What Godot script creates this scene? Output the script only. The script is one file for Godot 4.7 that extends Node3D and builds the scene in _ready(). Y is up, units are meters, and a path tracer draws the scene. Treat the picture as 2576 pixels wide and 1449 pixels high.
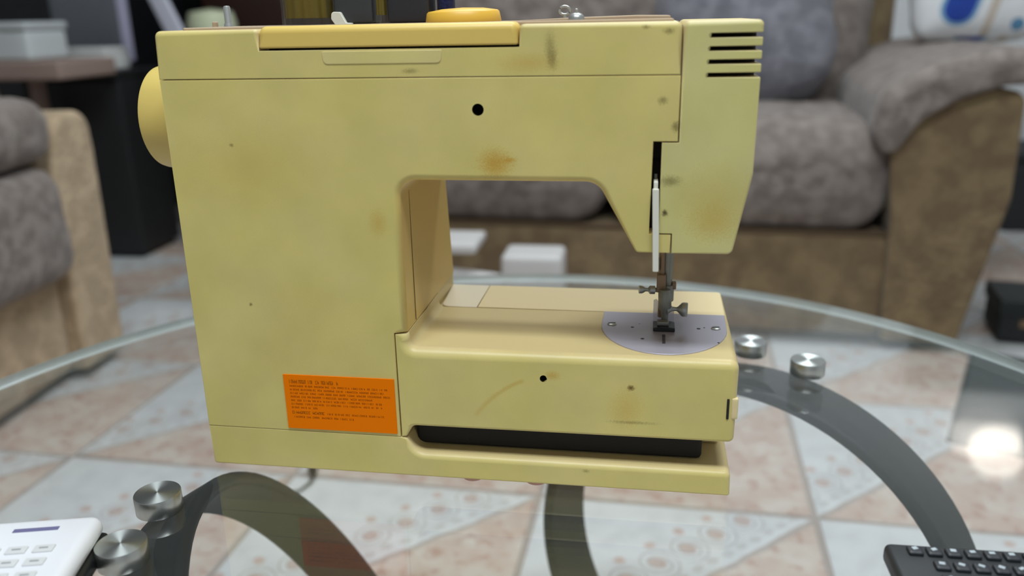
extends Node3D

var M := {}
var rng := RandomNumberGenerator.new()

# ---------------------------------------------------------------- helpers: naming and metas
func named(o: Node3D, called: String, parent: Node) -> Node3D:
	o.name = called
	parent.add_child(o, true)
	var n := String(o.name)
	if n != called:
		var k := 1
		while parent.has_node("%s_%03d" % [called, k]):
			k += 1
		o.name = "%s_%03d" % [called, k]
	return o

func tag(o: Node3D, label: String, category: String, group := "") -> Node3D:
	o.set_meta("label", label)
	o.set_meta("category", category)
	if group:
		o.set_meta("group", group)
	return o

func thing(called: String, label: String, category: String, at := Vector3.ZERO, turn := 0.0, group := "") -> Node3D:
	var o := Node3D.new()
	named(o, called, self)
	o.position = at
	o.rotation.y = turn
	return tag(o, label, category, group)

func obj(called: String, mesh: Mesh, m: Material, parent: Node = self, t := Transform3D()) -> MeshInstance3D:
	var o := MeshInstance3D.new()
	o.mesh = mesh
	o.material_override = m
	o.transform = t
	named(o, called, parent)
	return o

func struct(called: String, mesh: Mesh, m: Material, t := Transform3D()) -> MeshInstance3D:
	var o := obj(called, mesh, m, self, t)
	o.set_meta("kind", "structure")
	return o

func at(p: Vector3, turn := 0.0) -> Transform3D:
	return Transform3D(Basis(Vector3.UP, turn), p)

func along(p: Vector3, axis: Vector3) -> Transform3D:   # turns +y to axis
	var y := axis.normalized()
	var x := (Vector3.FORWARD if absf(y.z) < 0.9 else Vector3.RIGHT).cross(y).normalized()
	return Transform3D(Basis(x, y, x.cross(y)), p)

# ---------------------------------------------------------------- helpers: materials
func mat(c: Color, rough := 0.5, metal := 0.0, spec := 0.5) -> StandardMaterial3D:
	var m := StandardMaterial3D.new()
	m.albedo_color = c
	m.roughness = rough
	m.metallic = metal
	m.metallic_specular = spec
	return m

func rgb(r: float, g: float, b: float) -> Color:
	return Color(r / 255.0, g / 255.0, b / 255.0)

func noise_tex(size: int, freq: float, a: Color, b: Color, s: int, octaves := 4, lo := 0.3, hi := 0.7) -> NoiseTexture2D:
	var n := FastNoiseLite.new()
	n.seed = s
	n.frequency = freq
	n.fractal_octaves = octaves
	var t := NoiseTexture2D.new()
	t.width = size
	t.height = size
	t.seamless = true
	t.noise = n
	var g := Gradient.new()
	g.set_color(0, a)
	g.set_color(1, b)
	g.set_offset(0, lo)
	g.set_offset(1, hi)
	t.color_ramp = g
	return t

func fabric(a: Color, b: Color, s: int, scale := 3.0, freq := 0.012) -> StandardMaterial3D:
	var m := mat(Color.WHITE, 0.95, 0.0, 0.2)
	m.albedo_texture = noise_tex(512, freq, a, b, s)
	m.uv1_triplanar = true
	m.uv1_scale = Vector3.ONE * scale
	m.rim_enabled = true
	m.rim = 0.3
	m.rim_tint = 0.5
	var h := FastNoiseLite.new()
	h.seed = s + 5
	h.frequency = 0.09
	var t := NoiseTexture2D.new()
	t.width = 256
	t.height = 256
	t.seamless = true
	t.noise = h
	t.as_normal_map = true
	t.bump_strength = 3.0
	m.normal_enabled = true
	m.normal_texture = t
	m.normal_scale = 0.5
	return m

# ---------------------------------------------------------------- helpers: shapes
class Geo:
	var st := SurfaceTool.new()
	var colored := false
	func _init(c := false) -> void:
		st.begin(Mesh.PRIMITIVE_TRIANGLES)
		colored = c
	func vert(p: Vector3, n: Vector3, uv: Vector2, c: Color) -> void:
		if colored:
			st.set_color(c)
		st.set_normal(n)
		st.set_uv(uv)
		st.add_vertex(p)
	func tri(p: Array, n: Array, uv: Array, c: Array) -> void:
		var g: Vector3 = (p[1] - p[0]).cross(p[2] - p[0])
		if g.length_squared() < 1e-20:
			return
		var o := [0, 1, 2]
		if g.dot(n[0] + n[1] + n[2]) > 0.0:
			o = [0, 2, 1]
		for i in o:
			vert(p[i], n[i], uv[i], c[i])
	func quad(p: Array, n: Array, uv: Array, c: Array) -> void:
		tri([p[0], p[1], p[2]], [n[0], n[1], n[2]], [uv[0], uv[1], uv[2]], [c[0], c[1], c[2]])
		tri([p[0], p[2], p[3]], [n[0], n[2], n[3]], [uv[0], uv[2], uv[3]], [c[0], c[2], c[3]])
	func done() -> ArrayMesh:
		return st.commit()

# corners [x, y, corner radius, bevel] counter-clockwise -> [points, bevels]
func rounded(corners: Array, seg := 6) -> Array:
	var pts: Array = []
	var bev: Array = []
	var n := corners.size()
	for i in n:
		var c: Array = corners[i]
		var p := Vector2(c[0], c[1])
		var rad: float = c[2]
		var b: float = c[3]
		var a: Array = corners[(i + n - 1) % n]
		var d: Array = corners[(i + 1) % n]
		var u := (Vector2(a[0], a[1]) - p)
		var v := (Vector2(d[0], d[1]) - p)
		var convex := (-u).cross(v) > 0.0
		if convex and rad > 0.0:
			rad = maxf(rad, b * 1.1)
		if rad <= 0.0:
			pts.append(p)
			bev.append(b)
			continue
		var half := absf(u.angle_to(v)) / 2.0
		var back := rad / tan(half)
		back = minf(back, minf(u.length(), v.length()) * 0.49)
		var r := back * tan(half)
		if convex:
			b = minf(b, r * 0.92)
		var s := p + u.normalized() * back
		var e := p + v.normalized() * back
		var centre := p + (u.normalized() + v.normalized()).normalized() * (r / sin(half))
		var a0 := (s - centre).angle()
		var da := wrapf((e - centre).angle() - a0, -PI, PI)
		for k in seg + 1:
			pts.append(centre + Vector2.from_angle(a0 + da * k / seg) * r)
			bev.append(b)
	return [pts, bev]

# An outline in x,y pulled back along -z from z0; its front edge is rounded by each corner's bevel. back: Callable y -> z.
func shell(corners: Array, z0: float, back: Callable, cols: Array = [], holes: Array = [], uvs := Vector2(0.4, 0.32)) -> ArrayMesh:
	var rr := rounded(corners)
	var p: Array = rr[0]
	var b: Array = rr[1]
	var n := p.size()
	var g := Geo.new(not cols.is_empty())
	var front: Color = cols[0] if cols else Color.WHITE
	var side: Color = cols[1] if cols else Color.WHITE
	var nor: Array = []
	var mit: Array = []
	for i in n:
		var e0: Vector2 = (p[i] - p[(i + n - 1) % n]).normalized()
		var e1: Vector2 = (p[(i + 1) % n] - p[i]).normalized()
		var n0 := Vector2(e0.y, -e0.x)
		var n1 := Vector2(e1.y, -e1.x)
		var m := n0 + n1
		m = m.normalized() if m.length() > 0.01 else n0
		nor.append(m)
		mit.append(m / maxf(0.35, m.dot(n0)))
	var rings: Array = []
	var K := 5
	for k in K + 1:
		var a := PI / 2 * k / K
		var ring: Array = []
		for i in n:
			var q: Vector2 = p[i] - mit[i] * b[i] * (1.0 - cos(a))
			ring.append([Vector3(q.x, q.y, z0 - b[i] * (1.0 - sin(a))), Vector3(nor[i].x * cos(a), nor[i].y * cos(a), sin(a)), side.lerp(front, smoothstep(0.0, 1.0, float(k) / K))])
		rings.append(ring)
	var first: Array = []
	for i in n:
		first.append([Vector3(p[i].x, p[i].y, back.call(p[i].y)), Vector3(nor[i].x, nor[i].y, 0), side])
	rings.push_front(first)
	var uv := func(v: Vector3) -> Vector2: return Vector2(v.x / uvs.x + 0.03, 0.98 - v.y / uvs.y)
	var still := Vector2(0.985, 0.02)
	for k in rings.size() - 1:
		for i in n:
			var j := (i + 1) % n
			var q := [rings[k][i], rings[k][j], rings[k + 1][j], rings[k + 1][i]]
			var nn: Array = []
			for h in 4:
				nn.append(q[h][1])
			# keep straight walls flat where a hard corner meets them
			if k == 0:
				var e: Vector2 = (p[j] - p[i]).normalized()
				var fl := Vector3(e.y, -e.x, 0)
				for h in 4:
					if fl.dot(nn[h]) < 0.9:
						nn[h] = fl
			if k == 0 and cols:
				g.quad([q[0][0], q[1][0], q[2][0], q[3][0]], nn, [still, still, still, still], [q[0][2], q[1][2], q[2][2], q[3][2]])
				continue
			g.quad([q[0][0], q[1][0], q[2][0], q[3][0]], nn, [uv.call(q[0][0]), uv.call(q[1][0]), uv.call(q[2][0]), uv.call(q[3][0])], [q[0][2], q[1][2], q[2][2], q[3][2]])
	var poly := PackedVector2Array()
	for i in n:
		poly.append(p[i] - mit[i] * b[i])
	var merged := poly
	for h in holes:
		var c := Vector2(h[0], h[1])
		var best := 0
		for i in merged.size():
			if merged[i].distance_to(c) < merged[best].distance_to(c):
				best = i
		var out := PackedVector2Array()
		for i in merged.size():
			out.append(merged[i])
			if i == best:
				var a0 := (merged[i] - c).angle()
				for k in 25:
					out.append(c + Vector2.from_angle(a0 - TAU * k / 24.0 * 0.99999) * h[2])
				out.append(merged[i] + Vector2(1e-6, -1e-6))
		merged = out
		for k in 24:
			var d0 := Vector2.from_angle(TAU * k / 24)
			var d1 := Vector2.from_angle(TAU * (k + 1) / 24)
			var q0: Vector2 = c + d0 * h[2]
			var q1: Vector2 = c + d1 * h[2]
			g.quad([Vector3(q0.x, q0.y, z0), Vector3(q1.x, q1.y, z0), Vector3(q1.x, q1.y, z0 - 0.012), Vector3(q0.x, q0.y, z0 - 0.012)],
				[-Vector3(d0.x, d0.y, 0), -Vector3(d1.x, d1.y, 0), -Vector3(d1.x, d1.y, 0), -Vector3(d0.x, d0.y, 0)], [Vector2.ZERO, Vector2.ZERO, Vector2.ZERO, Vector2.ZERO], [Color(0.03, 0.025, 0.015), Color(0.03, 0.025, 0.015), Color(0.03, 0.025, 0.015), Color(0.03, 0.025, 0.015)])  # near-black walls: the shade inside the hole is put into the colour
	var t := Geometry2D.triangulate_polygon(merged)
	if t.is_empty():
		print("no triangles: ", corners)
	for i in range(0, t.size(), 3):
		var v: Array = []
		for k in 3:
			v.append(Vector3(merged[t[i + k]].x, merged[t[i + k]].y, z0))
		g.tri(v, [Vector3.BACK, Vector3.BACK, Vector3.BACK], [uv.call(v[0]), uv.call(v[1]), uv.call(v[2])], [front, front, front])
	t = Geometry2D.triangulate_polygon(PackedVector2Array(p))
	for i in range(0, t.size(), 3):
		var v: Array = []
		for k in 3:
			v.append(first[t[i + k]][0])
		g.tri(v, [Vector3.FORWARD, Vector3.FORWARD, Vector3.FORWARD], [uv.call(v[0]), uv.call(v[1]), uv.call(v[2])], [side, side, side])
	return g.done()

func flat_back(z: float) -> Callable:
	return func(_y: float) -> float: return z

const LYING := Basis(Vector3(1, 0, 0), Vector3(0, 0, -1), Vector3(0, 1, 0))   # an outline in (x, -z), thickness up

# profile [[r, y], ...] turned about y; hard edges where the profile bends sharply
func lathe(prof: Array, seg := 32) -> ArrayMesh:
	var g := Geo.new()
	var n := prof.size()
	for i in n - 1:
		var p0 := Vector2(prof[i][0], prof[i][1])
		var p1 := Vector2(prof[i + 1][0], prof[i + 1][1])
		if p0.distance_to(p1) < 1e-7:
			continue
		var own := (p1 - p0).normalized()
		var nn := [Vector2(own.y, -own.x), Vector2(own.y, -own.x)]
		if i > 0:
			var e := (p0 - Vector2(prof[i - 1][0], prof[i - 1][1])).normalized()
			if e.dot(own) > 0.7:
				nn[0] = (nn[0] + Vector2(e.y, -e.x)).normalized()
		if i < n - 2:
			var e := (Vector2(prof[i + 2][0], prof[i + 2][1]) - p1).normalized()
			if e.dot(own) > 0.7:
				nn[1] = (nn[1] + Vector2(e.y, -e.x)).normalized()
		for k in seg:
			var a0 := TAU * k / seg
			var a1 := TAU * (k + 1) / seg
			var q: Array = []
			var m: Array = []
			var u: Array = []
			for h in [[p0, a0, 0], [p0, a1, 0], [p1, a1, 1], [p1, a0, 1]]:
				q.append(Vector3(h[0].x * cos(h[1]), h[0].y, h[0].x * sin(h[1])))
				m.append(Vector3(nn[h[2]].x * cos(h[1]), nn[h[2]].y, nn[h[2]].x * sin(h[1])))
				u.append(Vector2(h[1] / TAU * 8.0, h[0].x * 20.0 + h[0].y * 20.0))
			g.quad(q, m, u, [Color.WHITE, Color.WHITE, Color.WHITE, Color.WHITE])
	return g.done()

func rod(r: float, h: float, bev := -1.0, seg := 24) -> ArrayMesh:
	var b := minf(r, h) * 0.15 if bev < 0.0 else bev
	return lathe([[0.0, 0.0], [r - b, 0.0], [r - b * 0.3, b * 0.3], [r, b], [r, h - b], [r - b * 0.3, h - b * 0.3], [r - b, h], [0.0, h]], seg)

# a box with rounded edges, its base centred at the origin; puff swells the faces
func rbox(size: Vector3, r: float, puff := 0.0, mid := 6, seg := 3, lump := 0.0, s := 0) -> ArrayMesh:
	var h := size / 2.0
	r = minf(r, minf(h.x, minf(h.y, h.z)) * 0.98)
	var st := SurfaceTool.new()
	st.begin(Mesh.PRIMITIVE_TRIANGLES)
	st.set_smooth_group(0)
	var noise := FastNoiseLite.new()
	noise.seed = s
	noise.frequency = 1.0
	var lists: Array = []
	for ax in 3:
		var l: Array = []
		for k in seg + 1:
			l.append(-h[ax] + r * (1.0 - cos(PI / 4 * k / seg)) / (1.0 - cos(PI / 4)) * 0.9999 if k < seg else -h[ax] + r)
		for k in range(1, mid):
			l.append(lerpf(-h[ax] + r, h[ax] - r, float(k) / mid))
		for k in range(seg, -1, -1):
			l.append(-l[k])
		lists.append(l)
	var place := func(v: Vector3) -> Vector3:
		var inner := v.clamp(-(h - Vector3.ONE * r), h - Vector3.ONE * r)
		var d := v - inner
		var q := inner + d.normalized() * r if d.length() > 1e-9 else v
		if puff != 0.0:
			var f := Vector3(1.0 - pow(q.x / h.x, 2), 1.0 - pow(q.y / h.y, 2), 1.0 - pow(q.z / h.z, 2))
			q += Vector3(q.x / h.x * f.y * f.z, q.y / h.y * f.x * f.z, q.z / h.z * f.x * f.y) * puff
		if lump != 0.0:
			q += q.normalized() * noise.get_noise_3dv(q * 9.0 + Vector3.ONE * s) * lump
		return q + Vector3(0, h.y, 0)
	for ax in 3:
		var bx := (ax + 1) % 3
		var cx := (ax + 2) % 3
		for sg in [-1.0, 1.0]:
			for i in lists[bx].size() - 1:
				for j in lists[cx].size() - 1:
					var q: Array = []
					for ij in [[i, j], [i + 1, j], [i + 1, j + 1], [i, j + 1]]:
						var v := Vector3.ZERO
						v[ax] = sg * h[ax]
						v[bx] = lists[bx][ij[0]]
						v[cx] = lists[cx][ij[1]]
						q.append(place.call(v))
					var o := [0, 2, 1, 0, 3, 2] if sg > 0 else [0, 1, 2, 0, 2, 3]
					for k in o:
						st.set_uv(Vector2(q[k][(ax + 1) % 3], -q[k].y) if ax == 2 else Vector2(q[k].x, q[k].z))
						st.add_vertex(q[k])
	st.index()
	st.generate_normals()
	return st.commit()

# a smooth tube through points
func tube(pts: Array, r: float, seg := 10, closed := false) -> ArrayMesh:
	var g := Geo.new()
	var n := pts.size()
	var fr: Array = []
	for i in n:
		var a: Vector3 = pts[(i + n - 1) % n] if closed or i > 0 else pts[0]
		var b: Vector3 = pts[(i + 1) % n] if closed or i < n - 1 else pts[n - 1]
		var d := (b - a).normalized()
		var x := (Vector3.UP if absf(d.y) < 0.9 else Vector3.RIGHT).cross(d).normalized()
		fr.append([x, d.cross(x)])
	for i in (n if closed else n - 1):
		var j := (i + 1) % n
		for k in seg:
			var q: Array = []
			var m: Array = []
			for h in [[i, k], [j, k], [j, k + 1], [i, k + 1]]:
				var a: float = TAU * h[1] / seg
				var d: Vector3 = fr[h[0]][0] * cos(a) + fr[h[0]][1] * sin(a)
				q.append(pts[h[0]] + d * r)
				m.append(d)
			g.quad(q, m, [Vector2.ZERO, Vector2.ZERO, Vector2.ZERO, Vector2.ZERO], [Color.WHITE, Color.WHITE, Color.WHITE, Color.WHITE])
	return g.done()

# ---------------------------------------------------------------- pictures of surfaces
func blot(im: Image, cx: float, cy: float, rx: float, ry: float, c: Color, strength: float, ns: FastNoiseLite, rough := 0.8) -> void:
	var w := im.get_width()
	var h := im.get_height()
	for y in range(maxi(0, int(cy - ry * 1.6)), mini(h, int(cy + ry * 1.6))):
		for x in range(maxi(0, int(cx - rx * 1.6)), mini(w, int(cx + rx * 1.6))):
			var d := sqrt(pow((x - cx) / rx, 2) + pow((y - cy) / ry, 2)) + ns.get_noise_2d(x * 3.0, y * 3.0) * rough
			var f := clampf(1.2 - d, 0.0, 1.0) * strength
			if f > 0.0:
				im.set_pixel(x, y, im.get_pixel(x, y).lerp(c, f))

func body_picture() -> ImageTexture:
	var W := 1000
	var H := 800
	var im := Image.create_empty(W, H, false, Image.FORMAT_RGB8)
	var a := FastNoiseLite.new()
	a.seed = 3
	a.frequency = 0.006
	a.fractal_octaves = 4
	var b := FastNoiseLite.new()
	b.seed = 8
	b.frequency = 0.35
	for y in H:
		for x in W:
			var v := 0.955 + a.get_noise_2d(x, y) * 0.04 + b.get_noise_2d(x, y) * 0.012
			im.set_pixel(x, y, Color(v, v, clampf(v + a.get_noise_2d(x + 900, y) * 0.05 - 0.01, 0, 1)))
	var px := func(x: float) -> float: return (x / 0.4 + 0.03) * W
	var py := func(y: float) -> float: return (0.98 - y / 0.32) * H
	var rust := Color(0.86, 0.70, 0.42)
	var grime := Color(0.45, 0.42, 0.36)
	for s in [[.2134, .2206, 26, 22, rust, .75], [.222, .2225, 12, 6, rust, .7], [.2475, .287, 8, 26, grime, .35], [.249, .2815, 7, 16, grime, .4], [.3187, .2106, 16, 8, grime, .5], [.1629, .2757, 12, 4, grime, .4],
			[.3129, .2576, 7, 6, grime, .5], [.3209, .2426, 6, 8, grime, .6], [.3163, .1912, 4, 5, Color(.25, .2, .15), .9], [.1364, .182, 14, 22, rust, .35], [.345, .186, 36, 30, rust, .35], [.345, .2, 60, 50, rust, .2],
			[.2475, .0815, 12, 8, rust, .5], [.296, .06, 26, 34, rust, .3], [.2986, .0752, 6, 5, Color(.45, .36, .2), .9],
			[.30, .0505, 40, 3, grime, .35], [.235, .2795, 46, 14, rust, .3], [.15, .2845, 90, 10, Color(1, 1, .86), .3], [.315, .296, 8, 4, grime, .5], [.302, .2985, 6, 3, grime, .5], [.043, .1238, 3, 3, grime, .8], [.043, .2312, 4, 3, grime, .5], [.05, .22, 120, 60, rust, .12], [.08, .10, 100, 90, rust, .1], [.27, .0125, 6, 3, grime, .4]]:  # the pale smear under the handle is reflected light put into the colour
		blot(im, px.call(s[0]), py.call(s[1]), s[2], s[3], s[4], s[5], b)
	for k in 26:   # the brown drip line on the free arm
		var f := k / 25.0
		blot(im, px.call(lerpf(0.2275, 0.196, f) - 0.003 * sin(f * PI)), py.call(lerpf(0.0765, 0.0505, pow(f, 1.15))), 5.0, 4.0, rust, 0.28 * (1.0 - f * 0.6), b, 0.5)
	im.generate_mipmaps()
	return ImageTexture.create_from_image(im)

func label_picture() -> ImageTexture:
	var im := Image.create_empty(640, 330, false, Image.FORMAT_RGB8)
	im.fill(rgb(242, 122, 0))
	var ink := rgb(120, 52, 6)
	var dark := rgb(70, 40, 10)
	rng.seed = 11
	var rows := [[30, 34, 22, 320, dark, 11], [62, 34, 11, 600, ink, 9], [84, 34, 11, 580, ink, 9], [106, 34, 11, 615, ink, 9], [128, 34, 11, 520, ink, 9], [150, 34, 11, 560, ink, 9], [172, 34, 11, 560, ink, 9], [194, 34, 11, 190, ink, 9], [222, 34, 16, 220, Color(.12, .1, .05), 12], [226, 240, 11, 580, ink, 9], [252, 44, 11, 390, ink, 9]]
	for r in rows:
		var x: int = r[1]
		var left := rng.randi_range(3, 9)
		while x < r[3]:
			if left == 0:
				x += int(r[5])
				left = rng.randi_range(2, 10)
				continue
			left -= 1
			var w := int(r[5]) - 3
			var kind := rng.randi_range(0, 4)   # strokes of small unreadable letters
			im.fill_rect(Rect2i(x, r[0], 2, r[2]), r[4])
			if kind != 1:
				im.fill_rect(Rect2i(x, r[0] + int(r[2] / 2.0) * (kind % 2), w, 2), r[4])
			if kind > 1:
				im.fill_rect(Rect2i(x + w - 2, r[0] + (0 if kind == 2 else int(r[2] / 3.0)), 2, r[2] - (0 if kind == 2 else int(r[2] / 3.0))), r[4])
			if kind == 4 or kind == 0:
				im.fill_rect(Rect2i(x, r[0] + r[2] - 2, w, 2), r[4])
			x += w + 3
	im.generate_mipmaps()
	return ImageTexture.create_from_image(im)

func tile_picture(s: int) -> ImageTexture:
	var N := 320
	var im := Image.create_empty(N, N, false, Image.FORMAT_RGB8)
	var a := FastNoiseLite.new()
	a.seed = s
	a.frequency = 0.014
	a.fractal_octaves = 5
	var b := FastNoiseLite.new()
	b.seed = s + 40
	b.frequency = 0.035
	b.fractal_octaves = 3
	var white := rgb(214, 215, 214)
	var peach := rgb(198, 176, 162)
	var rose := rgb(176, 136, 122)
	var sand := rgb(210, 198, 186)
	for y in N:
		for x in N:
			var u := float(x) / N
			var v := float(y) / N
			var d := u + v - 1.0 + a.get_noise_2d(x, y) * 0.02
			var c := white.lerp(rgb(188, 188, 188), clampf(a.get_noise_2d(x * 1.5, y * 1.5 + 300) + 0.2, 0, 1) * 0.5)
			if d > 0.0:
				var m := clampf(0.5 + a.get_noise_2d(x + 500, y) * 1.3, 0, 1)
				c = sand.lerp(peach, m).lerp(rose, clampf((b.get_noise_2d(x, y + 700)) * 2.2 - 0.3, 0, 1) * 0.7)
				if d < 0.03:
					c = c.lerp(rgb(175, 165, 158), 0.8)
			# scrolls along the diagonal on the pale half
			if d < -0.03 and d > -0.42:
				var t := (u - v) * 5.0
				var cell := t - floorf(t) - 0.5
				var rr := Vector2(cell * 0.2, (d + 0.2)).length()
				var an := atan2(d + 0.2, cell * 0.2)
				var sp := absf(fmod(rr * 26.0 - an / TAU + 10.0, 1.0) - 0.5)
				if rr < 0.11 and sp < 0.12:
					c = c.lerp(rgb(160, 150, 144), 0.6)
				if absf(rr - 0.02) < 0.022:
					c = c.lerp(rose, 0.45)
				var leaf := Vector2((cell - 0.33) * 0.2, (d + 0.33)).length()
				if leaf < 0.028:
					c = c.lerp(rgb(185, 138, 122), 0.5)
				if absf(d + 0.06) < 0.012 + 0.012 * sin(t * TAU * 2.0):
					c = c.lerp(rgb(172, 164, 158), 0.4)
			im.set_pixel(x, y, c)
	im.generate_mipmaps()
	return ImageTexture.create_from_image(im)

func package_picture() -> ImageTexture:
	var im := Image.create_empty(256, 256, false, Image.FORMAT_RGB8)
	im.fill(rgb(215, 216, 218))
	for y in 256:
		for x in 256:
			var p := Vector2(x, y)
			var a := Geometry2D.get_closest_point_to_segment(p, Vector2(118, 60), Vector2(84, 190))
			if p.distance_to(a) < 30:
				im.set_pixel(x, y, rgb(28, 62, 150))
			elif p.distance_to(a) < 38:
				im.set_pixel(x, y, rgb(120, 160, 190))
			if p.distance_to(Vector2(225, 130)) < 42:
				im.set_pixel(x, y, rgb(32, 78, 150))
			if p.distance_to(Vector2(205, 226)) < 14:
				im.set_pixel(x, y, rgb(80, 130, 165))
			if absf(x - 165 + (y - 128) * 0.2) < 9:
				im.set_pixel(x, y, rgb(190, 178, 165))
	im.generate_mipmaps()
	return ImageTexture.create_from_image(im)

# ================================================================ the scene
const FLOOR := -0.42
const TURN := -0.03

func room(p: Vector3) -> Vector3:
	return Basis(Vector3.UP, TURN) * p

func _ready() -> void:
	rng.seed = 7
	# --- camera
	var cam := Camera3D.new()
	cam.name = "camera"
	add_child(cam)
	cam.transform = Transform3D(Basis(Vector3.UP, 0.162383) * Basis(Vector3.RIGHT, -0.312299) * Basis(Vector3.BACK, -0.021327), Vector3(0.305061, 0.305980, 0.504976))
	var lens := CameraAttributesPhysical.new()
	lens.frustum_focal_length = 12.0 / (724.5 / 2123.378)
	lens.frustum_focus_distance = 0.565
	lens.frustum_near = 0.02
	lens.frustum_far = 50.0
	lens.exposure_aperture = 4.6
	cam.attributes = lens
	cam.fov = 2.0 * rad_to_deg(atan(724.5 / 2123.378))
	cam.current = true
	# --- surroundings and exposure
	var we := WorldEnvironment.new()
	we.name = "surroundings"
	var env := Environment.new()
	env.background_mode = Environment.BG_COLOR
	env.background_color = Color(0.05, 0.05, 0.055)
	env.tonemap_mode = Environment.TONE_MAPPER_LINEAR
	env.tonemap_exposure = 1.18
	env.sdfgi_enabled = true
	env.ssao_enabled = true
	env.ssil_enabled = true
	we.environment = env
	add_child(we)
	# --- ceiling lamps: glowing panel and a light of its size
	ceiling_lamp(room(Vector3(0.40, 1.93, 0.60)), Vector2(1.3, 0.34), 3.1, Color(0.94, 0.98, 1.0), "long white ceiling lamp over the front of the glass table")
	ceiling_lamp(room(Vector3(0.35, 1.93, -1.15)), Vector2(1.3, 0.34), 2.6, Color(0.94, 0.98, 1.0), "long white ceiling lamp above the space before the sofa")
	materials()
	build_room()
	build_machine()
	build_table()
	build_sofa()
	build_armchair()
	build_back_corner()
	build_small_things()

func ceiling_lamp(p: Vector3, size: Vector2, energy: float, c: Color, label: String) -> void:
	var t := thing("ceiling_lamp", label, "lamp", p, TURN, "ceiling lamps")
	obj("housing", rbox(Vector3(size.x + 0.05, 0.05, size.y + 0.05), 0.01), mat(rgb(225, 225, 225), 0.5), t)
	var gl := mat(Color.WHITE, 0.6)
	gl.emission_enabled = true
	gl.emission = c
	gl.emission_energy_multiplier = 2.2
	obj("diffuser", rbox(Vector3(size.x, 0.012, size.y), 0.005), gl, t, at(Vector3(0, -0.012, 0)))
	var l := AreaLight3D.new()
	l.name = "lamp_light"
	l.area_size = size
	l.light_energy = energy
	l.light_color = c
	l.shadow_enabled = true
	l.area_range = 12.0
	l.position = Vector3(0, -0.02, 0)
	l.rotation.x = -PI / 2
	t.add_child(l)

func materials() -> void:
	var body := mat(Color.WHITE, 0.42, 0.0, 0.45)
	body.vertex_color_use_as_albedo = true
	body.albedo_texture = body_picture()
	M.body = body
	M.cream = mat(rgb(224, 203, 150), 0.4)
	M.cover = mat(rgb(230, 210, 162), 0.45)
	M.cover_pale = mat(rgb(231, 218, 190), 0.45)
	M.orange = mat(rgb(222, 190, 100), 0.4)
	M.amber = mat(rgb(226, 178, 66), 0.42)
	M.dark = mat(rgb(26, 22, 17), 0.8)
	M.dust = mat(rgb(172, 150, 124), 0.9)
	M.wheel = mat(rgb(214, 188, 104), 0.36)
	M.steel = mat(rgb(172, 174, 170), 0.34, 0.65)
	M.dull_steel = mat(rgb(136, 136, 128), 0.42, 0.5)
	M.rusty = mat(rgb(140, 116, 92), 0.55, 0.35)
	M.plate = mat(rgb(182, 177, 188), 0.35, 0.35)
	M.black = mat(rgb(22, 24, 24), 0.35)
	M.ivory = mat(rgb(222, 220, 205), 0.4)
	M.white = mat(rgb(215, 214, 212), 0.5)
	var clear := mat(Color(0.95, 0.94, 1.0, 0.45), 0.08)
	clear.transparency = BaseMaterial3D.TRANSPARENCY_ALPHA
	M.clear = clear
	var glass := mat(Color(0.62, 0.68, 0.66, 0.03), 0.03)
	glass.transparency = BaseMaterial3D.TRANSPARENCY_ALPHA
	M.glass = glass
	var rim := mat(Color(0.80, 0.84, 0.83, 0.85), 0.2)
	rim.transparency = BaseMaterial3D.TRANSPARENCY_ALPHA
	M.glass_rim = rim
	M.hoop = mat(rgb(32, 33, 33), 0.5, 0.0, 0.3)
	var brushed := mat(rgb(225, 229, 226), 0.4, 1.0)
	brushed.anisotropy_enabled = true
	brushed.anisotropy = -0.85
	M.brushed = brushed
	M.chenille = fabric(rgb(134, 124, 118), rgb(108, 98, 92), 21)
	M.twill = fabric(rgb(134, 116, 88), rgb(116, 98, 76), 22, 2.0)
	M.chair_twill = fabric(rgb(184, 162, 134), rgb(164, 144, 118), 25, 2.0)
	M.welt = mat(rgb(92, 76, 60), 0.95, 0.0, 0.2)
	M.grey_cloth = fabric(rgb(122, 120, 126), rgb(98, 97, 103), 23, 2.5)
	M.wall = mat(rgb(226, 228, 230), 0.85, 0.0, 0.3)
	M.grout = mat(rgb(168, 156, 148), 0.9, 0.0, 0.2)

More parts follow.
